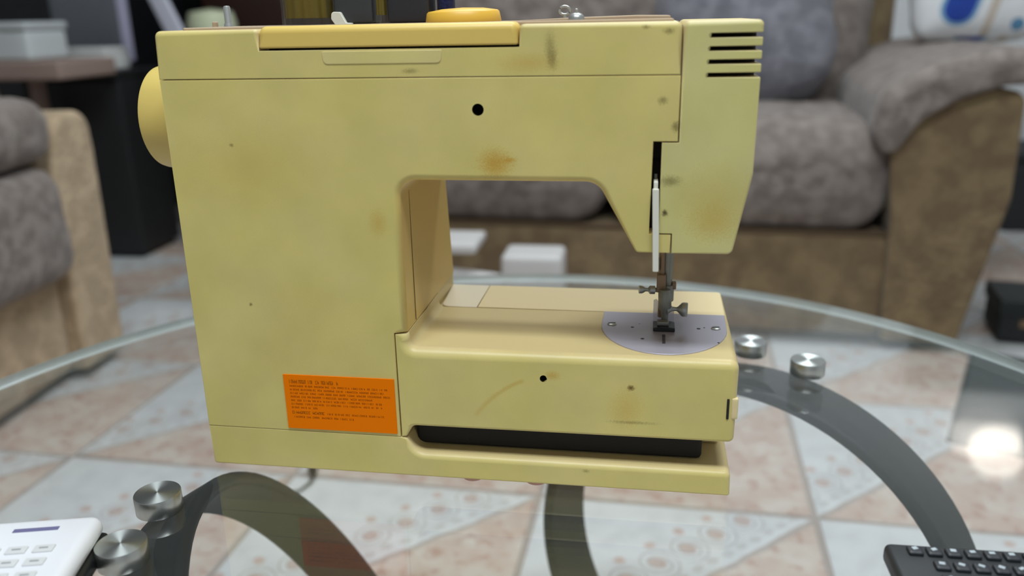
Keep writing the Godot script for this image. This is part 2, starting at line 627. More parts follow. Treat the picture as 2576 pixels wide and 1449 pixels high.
# ---------------------------------------------------------------- room
func build_room() -> void:
	var B := Basis(Vector3.UP, TURN)
	var fl := struct("floor", rbox(Vector3(6.4, 0.1, 6.0), 0.002, 0, 1, 1), M.grout, Transform3D(B, room(Vector3(-0.1, FLOOR - 0.103, -0.35))))
	var pitch := 0.418
	var tm: Array = []
	for s in 3:
		var m := mat(Color.WHITE, 0.28, 0.0, 0.5)
		m.albedo_texture = tile_picture(60 + s)
		tm.append(m)
	# one bevelled tile, its face up
	var w := pitch - 0.009
	var tile := shell([[-w / 2, -w / 2, 0, 0.002], [w / 2, -w / 2, 0, 0.002], [w / 2, w / 2, 0, 0.002], [-w / 2, w / 2, 0, 0.002]], 0.0, flat_back(-0.008), [], [], Vector2(w, w))
	var mdt := MeshDataTool.new()
	mdt.create_from_surface(tile, 0)
	for i in mdt.get_vertex_count():
		var v := mdt.get_vertex(i)
		mdt.set_vertex_uv(i, Vector2(v.x / w + 0.5, 0.5 - v.y / w))
	tile.clear_surfaces()
	mdt.commit_to_surface(tile)
	var inv := fl.transform.affine_inverse()
	var o := Vector3(0.145 + pitch / 2, FLOOR, -0.655 + pitch / 2)
	for i in range(-7, 6):
		for j in range(-6, 5):
			var p := o + B * Vector3(i * pitch, 0, j * pitch)
			p.y = FLOOR + (rng.randf() - 0.5) * 0.0006
			obj("floor_tile", tile, tm[rng.randi_range(0, 2)], fl, inv * Transform3D(B * LYING, p))
	struct("wall_back", rbox(Vector3(6.4, 2.5, 0.1), 0.002, 0, 1, 1), M.wall, Transform3D(B, room(Vector3(-0.1, FLOOR, -3.0))))
	struct("wall_front", rbox(Vector3(6.4, 2.5, 0.1), 0.002, 0, 1, 1), M.wall, Transform3D(B, room(Vector3(-0.1, FLOOR, 2.6))))
	struct("wall_left", rbox(Vector3(0.1, 2.5, 5.6), 0.002, 0, 1, 1), M.wall, Transform3D(B, room(Vector3(-3.2, FLOOR, -0.2))))
	struct("wall_right", rbox(Vector3(0.1, 2.5, 5.6), 0.002, 0, 1, 1), M.wall, Transform3D(B, room(Vector3(2.8, FLOOR, -0.2))))
	struct("ceiling", rbox(Vector3(6.4, 0.1, 6.0), 0.002, 0, 1, 1), M.wall, Transform3D(B, room(Vector3(-0.1, 1.98, -0.2))))
	struct("baseboard_back", rbox(Vector3(5.9, 0.07, 0.012), 0.003, 0, 1, 1), mat(rgb(205, 195, 185), 0.5), Transform3D(B, room(Vector3(-0.1, FLOOR, -2.944))))

# ---------------------------------------------------------------- the sewing machine
func build_machine() -> void:
	var t := thing("sewing_machine", "old yellowed free-arm sewing machine standing with its back to us on the glass table", "sewing machine")
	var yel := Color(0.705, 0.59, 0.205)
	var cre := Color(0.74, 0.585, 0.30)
	var C := [yel, cre]  # yellowed front; sides creamier, warmer overhead light put into their colour
	var taper := func(y: float) -> float: return -0.143 + 0.19 * maxf(0.0, y - 0.0957)
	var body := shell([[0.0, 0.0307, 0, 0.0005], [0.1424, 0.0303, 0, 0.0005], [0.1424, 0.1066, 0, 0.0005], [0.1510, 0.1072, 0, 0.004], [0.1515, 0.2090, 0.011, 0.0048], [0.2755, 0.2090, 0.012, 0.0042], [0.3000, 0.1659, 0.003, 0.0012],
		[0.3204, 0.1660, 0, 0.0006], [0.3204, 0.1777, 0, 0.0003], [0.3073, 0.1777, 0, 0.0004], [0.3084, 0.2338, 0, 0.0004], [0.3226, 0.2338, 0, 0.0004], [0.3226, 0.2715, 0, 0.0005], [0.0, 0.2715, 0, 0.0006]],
		0.0, taper, [yel, Color(0.76, 0.545, 0.19)], [[0.2039, 0.2526, 0.0036]])  # browner sides: shade and warm bounce on the pillar put into the colour
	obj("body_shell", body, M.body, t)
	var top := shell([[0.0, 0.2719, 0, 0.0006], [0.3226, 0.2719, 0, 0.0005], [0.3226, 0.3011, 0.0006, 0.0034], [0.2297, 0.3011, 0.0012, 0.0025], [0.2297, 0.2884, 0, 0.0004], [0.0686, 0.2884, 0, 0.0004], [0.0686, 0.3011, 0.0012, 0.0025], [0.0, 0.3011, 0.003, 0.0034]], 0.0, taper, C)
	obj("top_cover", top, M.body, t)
	var grip := shell([[0.1095, 0.2800, 0.003, 0.0004], [0.1825, 0.2800, 0.003, 0.0004], [0.1835, 0.2876, 0.001, 0.0004], [0.1085, 0.2876, 0.001, 0.0004]], 0.0004, flat_back(-0.001), [yel.lightened(0.06), cre])  # paler tint: light reflected off the grip is put into the colour
	obj("lit_grip_plate", grip, M.body, t)
	var handle := shell([[0.0692, 0.2898, 0.001, 0.0012], [0.2288, 0.2898, 0.001, 0.0012], [0.2289, 0.3026, 0.001, 0.0042], [0.0692, 0.3026, 0.003, 0.0042]], 0.0006, flat_back(-0.0158))
	obj("carrying_handle", handle, M.orange, t).set_meta("label", "orange-yellow flip-up carrying handle")
	var hc: Array = [[0.3210, 0.1660, 0, 0.0006], [0.3570, 0.1660, 0.004, 0.0014], [0.3665, 0.2145, 0.006, 0.002]]
	for i in [3, 2, 1, 0]:
		var y: float = [0.2931, 0.2859, 0.2787, 0.2714][i]
		hc.append_array([[0.3668, y - 0.0013, 0.0004, 0.0006], [0.3366 + 0.0003 * (3 - i), y - 0.0013, 0.0012, 0.0002], [0.3366 + 0.0003 * (3 - i), y + 0.0013, 0.0012, 0.0002], [0.3668, y + 0.0013, 0.0004, 0.0006]])
	hc.append_array([[0.3674, 0.3012, 0.005, 0.0034], [0.3233, 0.3012, 0.0006, 0.0034], [0.3233, 0.2331, 0, 0.0004], [0.3134, 0.2331, 0, 0.0004], [0.3130, 0.1783, 0, 0.0004], [0.3210, 0.1783, 0, 0.0004]])
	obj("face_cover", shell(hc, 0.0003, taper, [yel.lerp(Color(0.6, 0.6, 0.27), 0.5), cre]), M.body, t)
	obj("inner_frame", rbox(Vector3(0.060, 0.078, 0.07), 0.003, 0, 1, 1), M.dark, t, at(Vector3(0.3352, 0.2205, -0.050)))
	obj("inner_frame", rbox(Vector3(0.042, 0.045, 0.07), 0.003, 0, 1, 1), M.dark, t, at(Vector3(0.3240, 0.1770, -0.050)))
	obj("inner_frame", rbox(Vector3(0.295, 0.078, 0.07), 0.003, 0, 1, 1), M.dark, t, at(Vector3(0.153, 0.2195, -0.050)))
	obj("shell_seam", rbox(Vector3(0.0004, 0.092, 0.0005), 0.0001, 0, 1, 1), mat(rgb(96, 74, 34), 0.8), t, at(Vector3(0.1514, 0.1085, -0.0230)))
	# base
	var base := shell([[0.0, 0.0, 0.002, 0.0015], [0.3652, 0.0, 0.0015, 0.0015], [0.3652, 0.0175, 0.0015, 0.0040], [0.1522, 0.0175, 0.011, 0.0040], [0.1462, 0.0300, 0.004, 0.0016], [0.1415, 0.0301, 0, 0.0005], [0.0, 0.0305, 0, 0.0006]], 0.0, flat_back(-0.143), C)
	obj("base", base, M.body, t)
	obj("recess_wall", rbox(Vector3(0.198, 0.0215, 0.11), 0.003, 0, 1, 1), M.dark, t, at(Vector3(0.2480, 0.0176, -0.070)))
	obj("recess_block", rbox(Vector3(0.0125, 0.0215, 0.09), 0.002), M.cream, t, at(Vector3(0.3535, 0.0176, -0.084)))
	for p in [[0.19, -0.006], [0.235, -0.006], [0.02, -0.12], [0.34, -0.12]]:
		obj("rubber_foot", rod(0.008, 0.006), mat(rgb(196, 150, 132), 0.7), t, at(Vector3(p[0], -0.004, p[1] - 0.006)))
	# free arm
	var arm_front: Array = [[0.1430, 0.0305, 0, 0.0005], [0.1462, 0.0305, 0.002, 0.0012], [0.1512, 0.0388, 0.004, 0.0025], [0.3656, 0.0392, 0.004, 0.0025], [0.3666, 0.0957, 0.0055, 0.0058], [0.1510, 0.0957, 0.010, 0.0068], [0.1515, 0.1066, 0, 0.004], [0.1430, 0.1060, 0, 0.0006]]
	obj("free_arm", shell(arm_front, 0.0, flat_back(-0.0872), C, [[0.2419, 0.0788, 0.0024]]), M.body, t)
	var arm_back: Array = [[0.1430, 0.0388, 0, 0.0001], [0.3656, 0.0392, 0.004, 0.0001], [0.3662, 0.0934, 0.003, 0.0001], [0.1500, 0.0934, 0, 0.0001], [0.1500, 0.1066, 0, 0.0001], [0.1430, 0.1066, 0, 0.0001]]
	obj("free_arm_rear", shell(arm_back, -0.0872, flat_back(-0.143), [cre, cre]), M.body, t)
	obj("arm_core", rbox(Vector3(0.21, 0.045, 0.06), 0.002, 0, 1, 1), M.dark, t, at(Vector3(0.256, 0.042, -0.045)))
	obj("spool_lid", shell([[0.1530, 0.0882, 0.007, 0.0006], [0.1804, 0.0882, 0, 0.0004], [0.1804, 0.1424, 0, 0.0006], [0.1497, 0.1428, 0, 0.0006]], 0.0959, flat_back(0.0934)), M.cover_pale, t, Transform3D(LYING, Vector3.ZERO)).set_meta("label", "pale cream end flap")
	obj("arm_lid", shell([[0.1811, 0.0882, 0, 0.0004], [0.3640, 0.0872, 0.001, 0.0009], [0.3648, 0.1418, 0.003, 0.0012], [0.1811, 0.1426, 0, 0.0006]], 0.0960, flat_back(0.0934)), M.cover, t, Transform3D(LYING, Vector3.ZERO))
	# latch at the end of the free arm
	obj("latch_slot", rbox(Vector3(0.0016, 0.0142, 0.001), 0.0004), M.dark, t, at(Vector3(0.3606, 0.0563, 0.0001)))
	obj("latch_tab", rbox(Vector3(0.0044, 0.0146, 0.004), 0.001), M.cream, t, at(Vector3(0.3648, 0.0563, -0.0018)))
	# needle plate
	var np: Array = [[0.2769, 0.0862, 0, 0.0004], [0.2765, 0.060, 0, 0.0004]]
	for k in range(1, 24):
		var a := PI + PI * k / 24.0
		np.append([0.3197 + 0.0433 * cos(a), 0.060 + 0.0526 * sin(a), 0, 0.0004])
	np.append_array([[0.3629, 0.060, 0, 0.0004], [0.3634, 0.0862, 0, 0.0004]])
	var plate := obj("needle_plate", shell(np, 0.0966, flat_back(0.0940)), M.plate, t, Transform3D(LYING, Vector3.ZERO))
	plate.set_meta("label", "grey half-round steel needle plate")
	var to_plate := plate.transform.affine_inverse()
	for p in [[0.2838, -0.0590], [0.3553, -0.0575]]:
		obj("screw", lathe([[0.0033, 0.0], [0.0033, 0.0008], [0.0026, 0.0013], [0.0, 0.0013]], 20), M.steel, plate, to_plate * at(Vector3(p[0], 0.0963, p[1])))
		obj("screw_slot", rbox(Vector3(0.0052, 0.0003, 0.0008), 0.0001, 0, 1, 1), M.dark, plate, to_plate * at(Vector3(p[0], 0.0975, p[1]), 0.25))
	for p in [[0.2982, -0.0547, 0.0012], [0.3053, -0.0333, 0.0013], [0.3436, -0.0562, 0.0014], [0.3475, -0.0585, 0.0007], [0.3552, -0.0310, 0.0008], [0.3030, -0.062, 0.0005]]:
		obj("plate_hole", rod(p[2], 0.0004, 0.0001, 14), M.black, plate, to_plate * at(Vector3(p[0], 0.0963, p[1])))
	obj("bar_reflection", rbox(Vector3(0.0022, 0.0003, 0.017), 0.0001, 0, 1, 1), mat(rgb(96, 92, 100), 0.4, 0.5), plate, to_plate * at(Vector3(0.3195, 0.0964, -0.034)))  # dark line before the foot: needle bar reflection put into the colour
	# presser bar, needle bar and foot
	var bar := obj("presser_bar", rod(0.0020, 0.082), M.rusty, t, at(Vector3(0.3175, 0.1010, -0.066)))
	obj("clamp_collar", rbox(Vector3(0.0062, 0.0130, 0.008), 0.001), M.rusty, bar, at(Vector3(-0.0003, 0.0190, 0)))
	obj("guide_stub", rbox(Vector3(0.0016, 0.010, 0.003), 0.0005), M.dark, bar, at(Vector3(-0.0030, 0.034, 0.002)))
	var nb := obj("needle_bar", rod(0.0033, 0.068), M.dull_steel, t, at(Vector3(0.3215, 0.1130, -0.068)))
	obj("needle_clamp", rod(0.0042, 0.0120), M.dull_steel, nb, at(Vector3(0.0005, -0.0005, 0)))
	obj("clamp_nut", rbox(Vector3(0.0030, 0.0050, 0.005), 0.0008), M.rusty, nb, at(Vector3(0.0046, 0.0085, 0)))
	obj("needle", lathe([[0.0, -0.0200], [0.0005, -0.016], [0.0006, -0.006], [0.0010, -0.004], [0.0010, 0.0]], 12), M.steel, nb)
	obj("clamp_screw", lathe([[0.0, 0.0], [0.0016, 0.0], [0.0016, 0.0028], [0.0030, 0.0032], [0.0030, 0.0066], [0.0013, 0.0078], [0.0013, 0.0096], [0.0022, 0.0108], [0.0028, 0.0122], [0.0028, 0.0142], [0.0, 0.0142]], 20), M.steel, t, along(Vector3(0.3160, 0.1208, -0.066), Vector3(-1, 0.05, 0.15)))
	obj("foot_shank", lathe([[0.0, 0.0], [0.0022, 0.0], [0.0027, 0.008], [0.0046, 0.011], [0.0046, 0.0215], [0.0036, 0.0235], [0.0, 0.0235]], 24), M.dull_steel, t, along(Vector3(0.3203, 0.0995, -0.0585), Vector3(-0.02, 1, -0.10)))
	obj("thumb_screw", lathe([[0.0, 0.0], [0.0042, 0.0], [0.0016, 0.0032], [0.0014, 0.0060], [0.0020, 0.0070], [0.0046, 0.0094], [0.0050, 0.0104], [0.0050, 0.0130], [0.0044, 0.0136], [0.0, 0.0136]], 24), M.steel, t, along(Vector3(0.3222, 0.1094, -0.060), Vector3(1, -0.02, 0.05)))
	var foot := obj("presser_foot", shell([[-0.0074, 0.0, 0.0006, 0.0005], [0.0074, 0.0, 0.0006, 0.0005], [0.0074, 0.0026, 0.0006, 0.0005], [0.0030, 0.0032, 0.0008, 0.0005], [-0.0030, 0.0032, 0.0008, 0.0005], [-0.0074, 0.0026, 0.0006, 0.0005]], 0.0, flat_back(-0.013)), M.black, t, at(Vector3(0.3198, 0.0967, -0.0475)))
	foot.set_meta("label", "small black presser foot")
	obj("foot_hinge", rbox(Vector3(0.0082, 0.0030, 0.006), 0.0008), M.dull_steel, foot, at(Vector3(-0.0008, 0.0030, -0.006)))
	obj("clear_guard", shell([[0.3124, 0.0967, 0, 0.0002], [0.3270, 0.0967, 0, 0.0002], [0.3270, 0.1065, 0.0006, 0.0002], [0.3252, 0.1065, 0.0006, 0.0002], [0.3245, 0.1050, 0, 0.0002], [0.3190, 0.1055, 0, 0.0002], [0.3145, 0.1130, 0.001, 0.0002], [0.3124, 0.1120, 0.001, 0.0002]], -0.069, flat_back(-0.0702)), M.clear, t).set_meta("label", "clear plastic flange beside the foot")
	# lifter lever in the slot
	obj("presser_lever", shell([[0.3102, 0.1548, 0.0008, 0.0006], [0.3139, 0.1548, 0.0008, 0.0006], [0.3133, 0.1800, 0, 0.0006], [0.3125, 0.2062, 0.001, 0.0006], [0.3086, 0.2062, 0.001, 0.0006], [0.3094, 0.1800, 0, 0.0006]], 0.0036, flat_back(0.0008)), M.ivory, t).set_meta("label", "white presser foot lifter")
	obj("lever_arm", rbox(Vector3(0.0026, 0.009, 0.012), 0.0006), M.ivory, t, at(Vector3(0.3106, 0.2010, -0.0055)))
	obj("lever_arm", rbox(Vector3(0.0020, 0.0070, 0.003), 0.0006), mat(rgb(96, 98, 86), 0.6), t, at(Vector3(0.3105, 0.2062, -0.0090)))
	# dusty deck on top and what stands out of it
	obj("top_plate", shell([[0.010, 0.016, 0.004, 0.001], [0.200, 0.016, 0, 0.001], [0.318, 0.010, 0.002, 0.001], [0.318, 0.096, 0.004, 0.001], [0.010, 0.096, 0.004, 0.001]], 0.3026, flat_back(0.2995)), M.dust, t, Transform3D(LYING, Vector3.ZERO)).set_meta("label", "dusty brown top deck")
	obj("deck_ridge", shell([[0.196, 0.3020, 0, 0.0003], [0.3165, 0.3020, 0, 0.0003], [0.3165, 0.3042, 0.001, 0.0008], [0.2960, 0.3046, 0.004, 0.0008], [0.2600, 0.3040, 0.01, 0.0008]], -0.030, flat_back(-0.094)), M.dust, t)
	obj("deck_hook", rbox(Vector3(0.003, 0.0055, 0.004), 0.0008), M.dust, t, at(Vector3(0.0070, 0.3005, -0.068)))
	obj("spool_pin", lathe([[0.0, 0.0], [0.0034, 0.0], [0.0030, 0.003], [0.0024, 0.004], [0.0024, 0.0140], [0.0018, 0.0150], [0.0, 0.0152]], 20), mat(rgb(150, 152, 150), 0.45, 0.3), t, at(Vector3(0.0158, 0.3012, -0.070)))
	obj("winder_lever", shell([[0.0945, 0.3020, 0, 0.0005], [0.1062, 0.3020, 0.0005, 0.0004], [0.1062, 0.3034, 0.0005, 0.0004], [0.1022, 0.3036, 0, 0.0005], [0.0985, 0.3105, 0.0016, 0.0006], [0.0922, 0.3108, 0.0022, 0.0006], [0.0918, 0.3060, 0.002, 0.0005]], -0.066, flat_back(-0.069)), M.ivory, t)
	obj("stitch_dial", lathe([[0.0, 0.0], [0.0248, 0.0], [0.0252, 0.001], [0.0240, 0.0068], [0.0228, 0.0078], [0.0140, 0.0092], [0.0, 0.0098]], 48), M.amber, t, Transform3D(Basis(Vector3.BACK, 0.02), Vector3(0.1822, 0.3018, -0.070))).set_meta("label", "round amber dial")
	var ring: Array = []
	for k in 20:
		ring.append(Vector3(0.0034 * cos(TAU * k / 20), 0.0026 * sin(TAU * k / 20), 0))
	var post := obj("thread_guide", lathe([[0.0, 0.0], [0.0024, 0.0], [0.0012, 0.001], [0.0012, 0.004], [0.0, 0.004]], 14), M.steel, t, at(Vector3(0.2494, 0.3022, -0.070)))
	obj("eyelet", tube(ring, 0.0009, 8, true), M.steel, post, at(Vector3(0, 0.0062, 0)))
	obj("tension_knob", lathe([[0.0, 0.0], [0.0046, 0.0], [0.0050, 0.0012], [0.0047, 0.0034], [0.0032, 0.0050], [0.0010, 0.0056], [0.0010, 0.0076], [0.0, 0.0080]], 24), M.steel, t, at(Vector3(0.2604, 0.3012, -0.030)))
	# hand wheel
	var wheel := obj("hand_wheel", lathe([[0.0, -0.004], [0.0362, -0.004], [0.0366, 0.0], [0.0366, 0.0405], [0.0358, 0.0432], [0.0335, 0.0441], [0.0300, 0.0443], [0.0280, 0.0425], [0.0120, 0.0425], [0.0, 0.0430]], 72), M.wheel, t, along(Vector3(0.0, 0.2406, -0.0744), Vector3.LEFT))
	obj("wheel_hub", rod(0.011, 0.004, 0.001), M.cream, wheel, at(Vector3(0, 0.0420, 0)))
	# warning label
	var lab := mat(Color.WHITE, 0.8, 0.0, 0.2)
	lab.albedo_texture = label_picture()
	var q := Geo.new()
	var a := Vector3(0.0608, 0.0326, 0.0007)
	var b := Vector3(0.1401, 0.0735, 0.0007)
	var nz := [Vector3.BACK, Vector3.BACK, Vector3.BACK, Vector3.BACK]
	var cw := [Color.WHITE, Color.WHITE, Color.WHITE, Color.WHITE]
	q.quad([a, Vector3(b.x, a.y, a.z), b, Vector3(a.x, b.y, a.z)], nz, [Vector2(0, 1), Vector2(1, 1), Vector2(1, 0), Vector2(0, 0)], cw)
	for e in [[a, Vector3(b.x, a.y, a.z), Vector3.DOWN], [Vector3(b.x, a.y, a.z), b, Vector3.RIGHT], [b, Vector3(a.x, b.y, a.z), Vector3.UP], [Vector3(a.x, b.y, a.z), a, Vector3.LEFT]]:
		var dz := Vector3(0, 0, 0.0009)
		q.quad([e[0], e[1], e[1] - dz, e[0] - dz], [e[2], e[2], e[2], e[2]], [Vector2.ZERO, Vector2.ZERO, Vector2.ZERO, Vector2.ZERO], cw)
	obj("paper_label", q.done(), lab, t).set_meta("label", "orange sticker with small dark print")

# ---------------------------------------------------------------- the glass table
func hoop_mesh(az: float, R: float, w: float, tilt: float, th: float, wide := 1.0) -> ArrayMesh:
	var g := Geo.new()
	var tx := Vector3(cos(az), 0, sin(az))
	var n := Vector3(-sin(az), 0, cos(az))
	var up := Vector3(0, cos(tilt), 0) + n * sin(tilt)
	var m := tx.cross(up)
	var sec: Array = []   # rounded strip section: [along m, radial, normal m, normal radial]
	var r := th * 0.45
	for c in [[1, 1], [-1, 1], [-1, -1], [1, -1]]:
		for k in 5:
			var a0: float = {[1, 1]: 0.0, [-1, 1]: PI / 2, [-1, -1]: PI, [1, -1]: 1.5 * PI}[c]
			var a := a0 + PI / 2 * k / 4
			sec.append([c[0] * (w / 2 - r) + r * cos(a), c[1] * (th / 2 - r) + r * sin(a), cos(a), sin(a)])
	var N := 96
	for i in N:
		for k in sec.size():
			var q: Array = []
			var nn: Array = []
			for h in [[i, k], [i + 1, k], [i + 1, (k + 1) % sec.size()], [i, (k + 1) % sec.size()]]:
				var th0: float = TAU * h[0] / N
				var d := tx * sin(th0) + up * cos(th0)
				var s: Array = sec[h[1]]
				q.append(-up * R + d * (R - th / 2 + s[1]) + tx * (sin(th0) * R * (wide - 1.0)) + m * s[0])
				nn.append(m * s[2] + d * s[3])
			g.quad(q, nn, [Vector2.ZERO, Vector2.ZERO, Vector2.ZERO, Vector2.ZERO], [Color.WHITE, Color.WHITE, Color.WHITE, Color.WHITE])
	return g.done()

func build_table() -> void:
	var o := Vector3(0.216, FLOOR, 0.01)
	var t := thing("coffee_table", "round clear glass coffee table on dark hoop legs with steel studs", "table", o)
	var R := 0.517
	var top := -0.004 - FLOOR
	var disc := obj("glass_top", lathe([[0.0, -0.010], [R - 0.003, -0.010], [R - 0.003, 0.0], [0.0, 0.0]], 160), M.glass, t, at(Vector3(0, top, 0)))
	obj("glass_edge", lathe([[R - 0.003, -0.010], [R - 0.001, -0.0092], [R, -0.0075], [R, -0.0025], [R - 0.001, -0.0008], [R - 0.003, 0.0]], 160), M.glass_rim, disc)
	var hoops := [[Vector3(0.4130, -0.0150, -0.2363), 0.507, 0.202, 0.070, -0.09, 1.05], [Vector3(-0.0060, -0.0150, 0.0740), 1.23, 0.2100, 0.052, 0.50, 1.0]]
	for h in hoops:
		obj("hoop_leg", hoop_mesh(h[1], h[2], h[3], h[4], 0.012, h[5]), M.hoop, t, at(h[0] - o))
	for p in [Vector3(0.4067, -0.004, -0.2638), Vector3(0.4517, -0.004, -0.2220), Vector3(-0.0107, -0.004, 0.0558), Vector3(-0.0011, -0.004, 0.1120)]:
		var s := obj("steel_stud", lathe([[0.0, 0.0], [0.0148, 0.0], [0.0150, 0.0003], [0.0150, 0.0124], [0.0146, 0.0130]], 48), mat(rgb(190, 192, 188), 0.3, 1.0), t, at(p - o))
		obj("stud_face", lathe([[0.0146, 0.0130], [0.0006, 0.0131], [0.0, 0.0131]], 64), M.brushed, s)
		obj("washer", rod(0.0105, 0.010), mat(rgb(95, 92, 92), 0.5, 0.5), s, at(Vector3(0, -0.038, 0)))

# ---------------------------------------------------------------- sofa and armchair
func build_sofa() -> void:
	var t := thing("sofa", "grey-brown upholstered two-seat sofa behind the glass table with rolled arms", "sofa", Vector3(0.215, FLOOR, -1.385), -0.06)
	obj("base", rbox(Vector3(1.23, 0.235, 0.85), 0.02), M.twill, t, at(Vector3(0, 0.025, -0.435)))
	obj("welt", rbox(Vector3(1.22, 0.012, 0.02), 0.005, 0, 1, 2), M.welt, t, at(Vector3(0, 0.254, -0.02)))
	for s in [-1, 1]:
		obj("seat_cushion", rbox(Vector3(0.605, 0.240, 0.66), 0.088, 0.012, 10, 5, 0.006, 3 + s), M.chenille, t, at(Vector3(s * 0.304, 0.258, -0.318)))
		obj("back_cushion", rbox(Vector3(0.60, 0.60, 0.20), 0.075, 0.035, 10, 4, 0.012, 9 + s), M.chenille, t, Transform3D(Basis(Vector3.RIGHT, -0.16), Vector3(s * 0.30, 0.44, -0.62)))
		var mir := func(a: Array) -> Array:
			if s > 0:
				return a
			var b: Array = []
			for i in range(a.size() - 1, -1, -1):
				b.append([-a[i][0], a[i][1], a[i][2], a[i][3]])
			return b
		var panel: Array = [[0.612, 0.022, 0.01, 0.006], [0.768, 0.022, 0.01, 0.006], [0.832, 0.345, 0.1, 0.006], [0.830, 0.560, 0.03, 0.006], [0.780, 0.570, 0.08, 0.006], [0.700, 0.545, 0.08, 0.006], [0.632, 0.500, 0.08, 0.006], [0.590, 0.435, 0.03, 0.006], [0.606, 0.30, 0.1, 0.006]]
		obj("arm", shell(mir.call(panel), 0.0, flat_back(-0.86)), M.twill, t)
		var pad: Array = [[0.586, 0.425, 0.01, 0.02], [0.632, 0.505, 0.08, 0.012], [0.700, 0.550, 0.08, 0.012], [0.780, 0.576, 0.08, 0.012], [0.858, 0.580, 0.02, 0.02], [0.872, 0.615, 0.03, 0.03], [0.830, 0.648, 0.05, 0.035], [0.740, 0.640, 0.1, 0.035], [0.640, 0.615, 0.1, 0.035], [0.556, 0.560, 0.05, 0.035], [0.545, 0.470, 0.05, 0.03]]
		obj("arm_pad", shell(mir.call(pad), 0.035, flat_back(-0.84)), M.chenille, t)
	obj("back_frame", rbox(Vector3(1.46, 0.90, 0.13), 0.05, 0, 6, 4), M.twill, t, at(Vector3(0, 0.05, -0.86)))
	for x in [-0.70, 0.70]:
		for z in [-0.06, -0.82]:
			obj("foot", rod(0.022, 0.03), M.dark, t, at(Vector3(x * 0.96, 0.0, z)))
	var p := obj("throw_pillow", rbox(Vector3(0.37, 0.38, 0.12), 0.055, 0.035, 10, 4, 0.012, 31), M.grey_cloth, self, Transform3D(Basis(Vector3.UP, -0.12) * Basis(Vector3.BACK, 0.16) * Basis(Vector3.RIGHT, -0.30), Vector3(0.560, 0.088, -1.760)))
	tag(p, "slate-grey throw pillow leaning on the sofa back at its right seat", "pillow")
	var bag := mat(Color.WHITE, 0.3)
	bag.albedo_texture = package_picture()
	bag.uv1_scale = Vector3(1 / 0.28, 1 / 0.27, 1)
	bag.uv1_offset = Vector3(0.5, 1.0, 0)
	var pk := thing("plastic_package", "white and blue printed plastic package lying on the sofa's right arm", "package", Vector3(1.085, 0.231, -1.82), -0.1)
	obj("pouch", rbox(Vector3(0.26, 0.26, 0.11), 0.03, 0.02, 8, 3, 0.01, 44), bag, pk)
	obj("seal", rbox(Vector3(0.25, 0.025, 0.006), 0.002), bag, pk, at(Vector3(0, 0.265, 0)))

func build_armchair() -> void:
	var t := thing("armchair", "grey-brown upholstered armchair at the left edge, turned toward the table", "armchair", Vector3(-0.850, FLOOR, -0.70), PI / 2 + 0.07)
	obj("base", rbox(Vector3(0.60, 0.215, 0.80), 0.02), M.chair_twill, t, at(Vector3(0, 0.022, -0.42)))
	obj("seat_cushion", rbox(Vector3(0.590, 0.225, 0.66), 0.045, 0.010, 10, 4, 0.008, 4), M.chenille, t, at(Vector3(0, 0.238, -0.290)))
	obj("back_cushion", rbox(Vector3(0.58, 0.5, 0.2), 0.075, 0.03, 10, 4, 0.01, 15), M.chenille, t, Transform3D(Basis(Vector3.RIGHT, -0.16), Vector3(0, 0.42, -0.62)))
	obj("back_frame", rbox(Vector3(0.86, 0.86, 0.13), 0.05), M.chair_twill, t, at(Vector3(0, 0.05, -0.83)))
	for s in [-1, 1]:
		var a: Array = [[0.292, 0.022, 0.01, 0.012], [0.446, 0.022, 0.01, 0.012], [0.458, 0.47, 0.1, 0.016], [0.452, 0.558, 0.05, 0.016], [0.330, 0.558, 0.05, 0.016], [0.296, 0.42, 0.1, 0.012]]
		var b: Array = a
		if s < 0:
			b = []
			for i in range(a.size() - 1, -1, -1):
				b.append([-a[i][0], a[i][1], a[i][2], a[i][3]])
		obj("arm", shell(b, 0.012, flat_back(-0.82)), M.chair_twill, t)
		for z in [-0.06, -0.78]:
			obj("foot", rod(0.02, 0.025), M.dark, t, at(Vector3(s * 0.38, 0.0, z)))
	var c := obj("loose_cushion", rbox(Vector3(0.585, 0.125, 0.50), 0.045, 0.014, 10, 4, 0.012, 18), M.chenille, self, Transform3D(Basis(Vector3.UP, PI / 2 + 0.07), Vector3(-1.075, 0.052, -0.70)))
	tag(c, "mottled grey cushion lying loose on the armchair seat", "cushion")

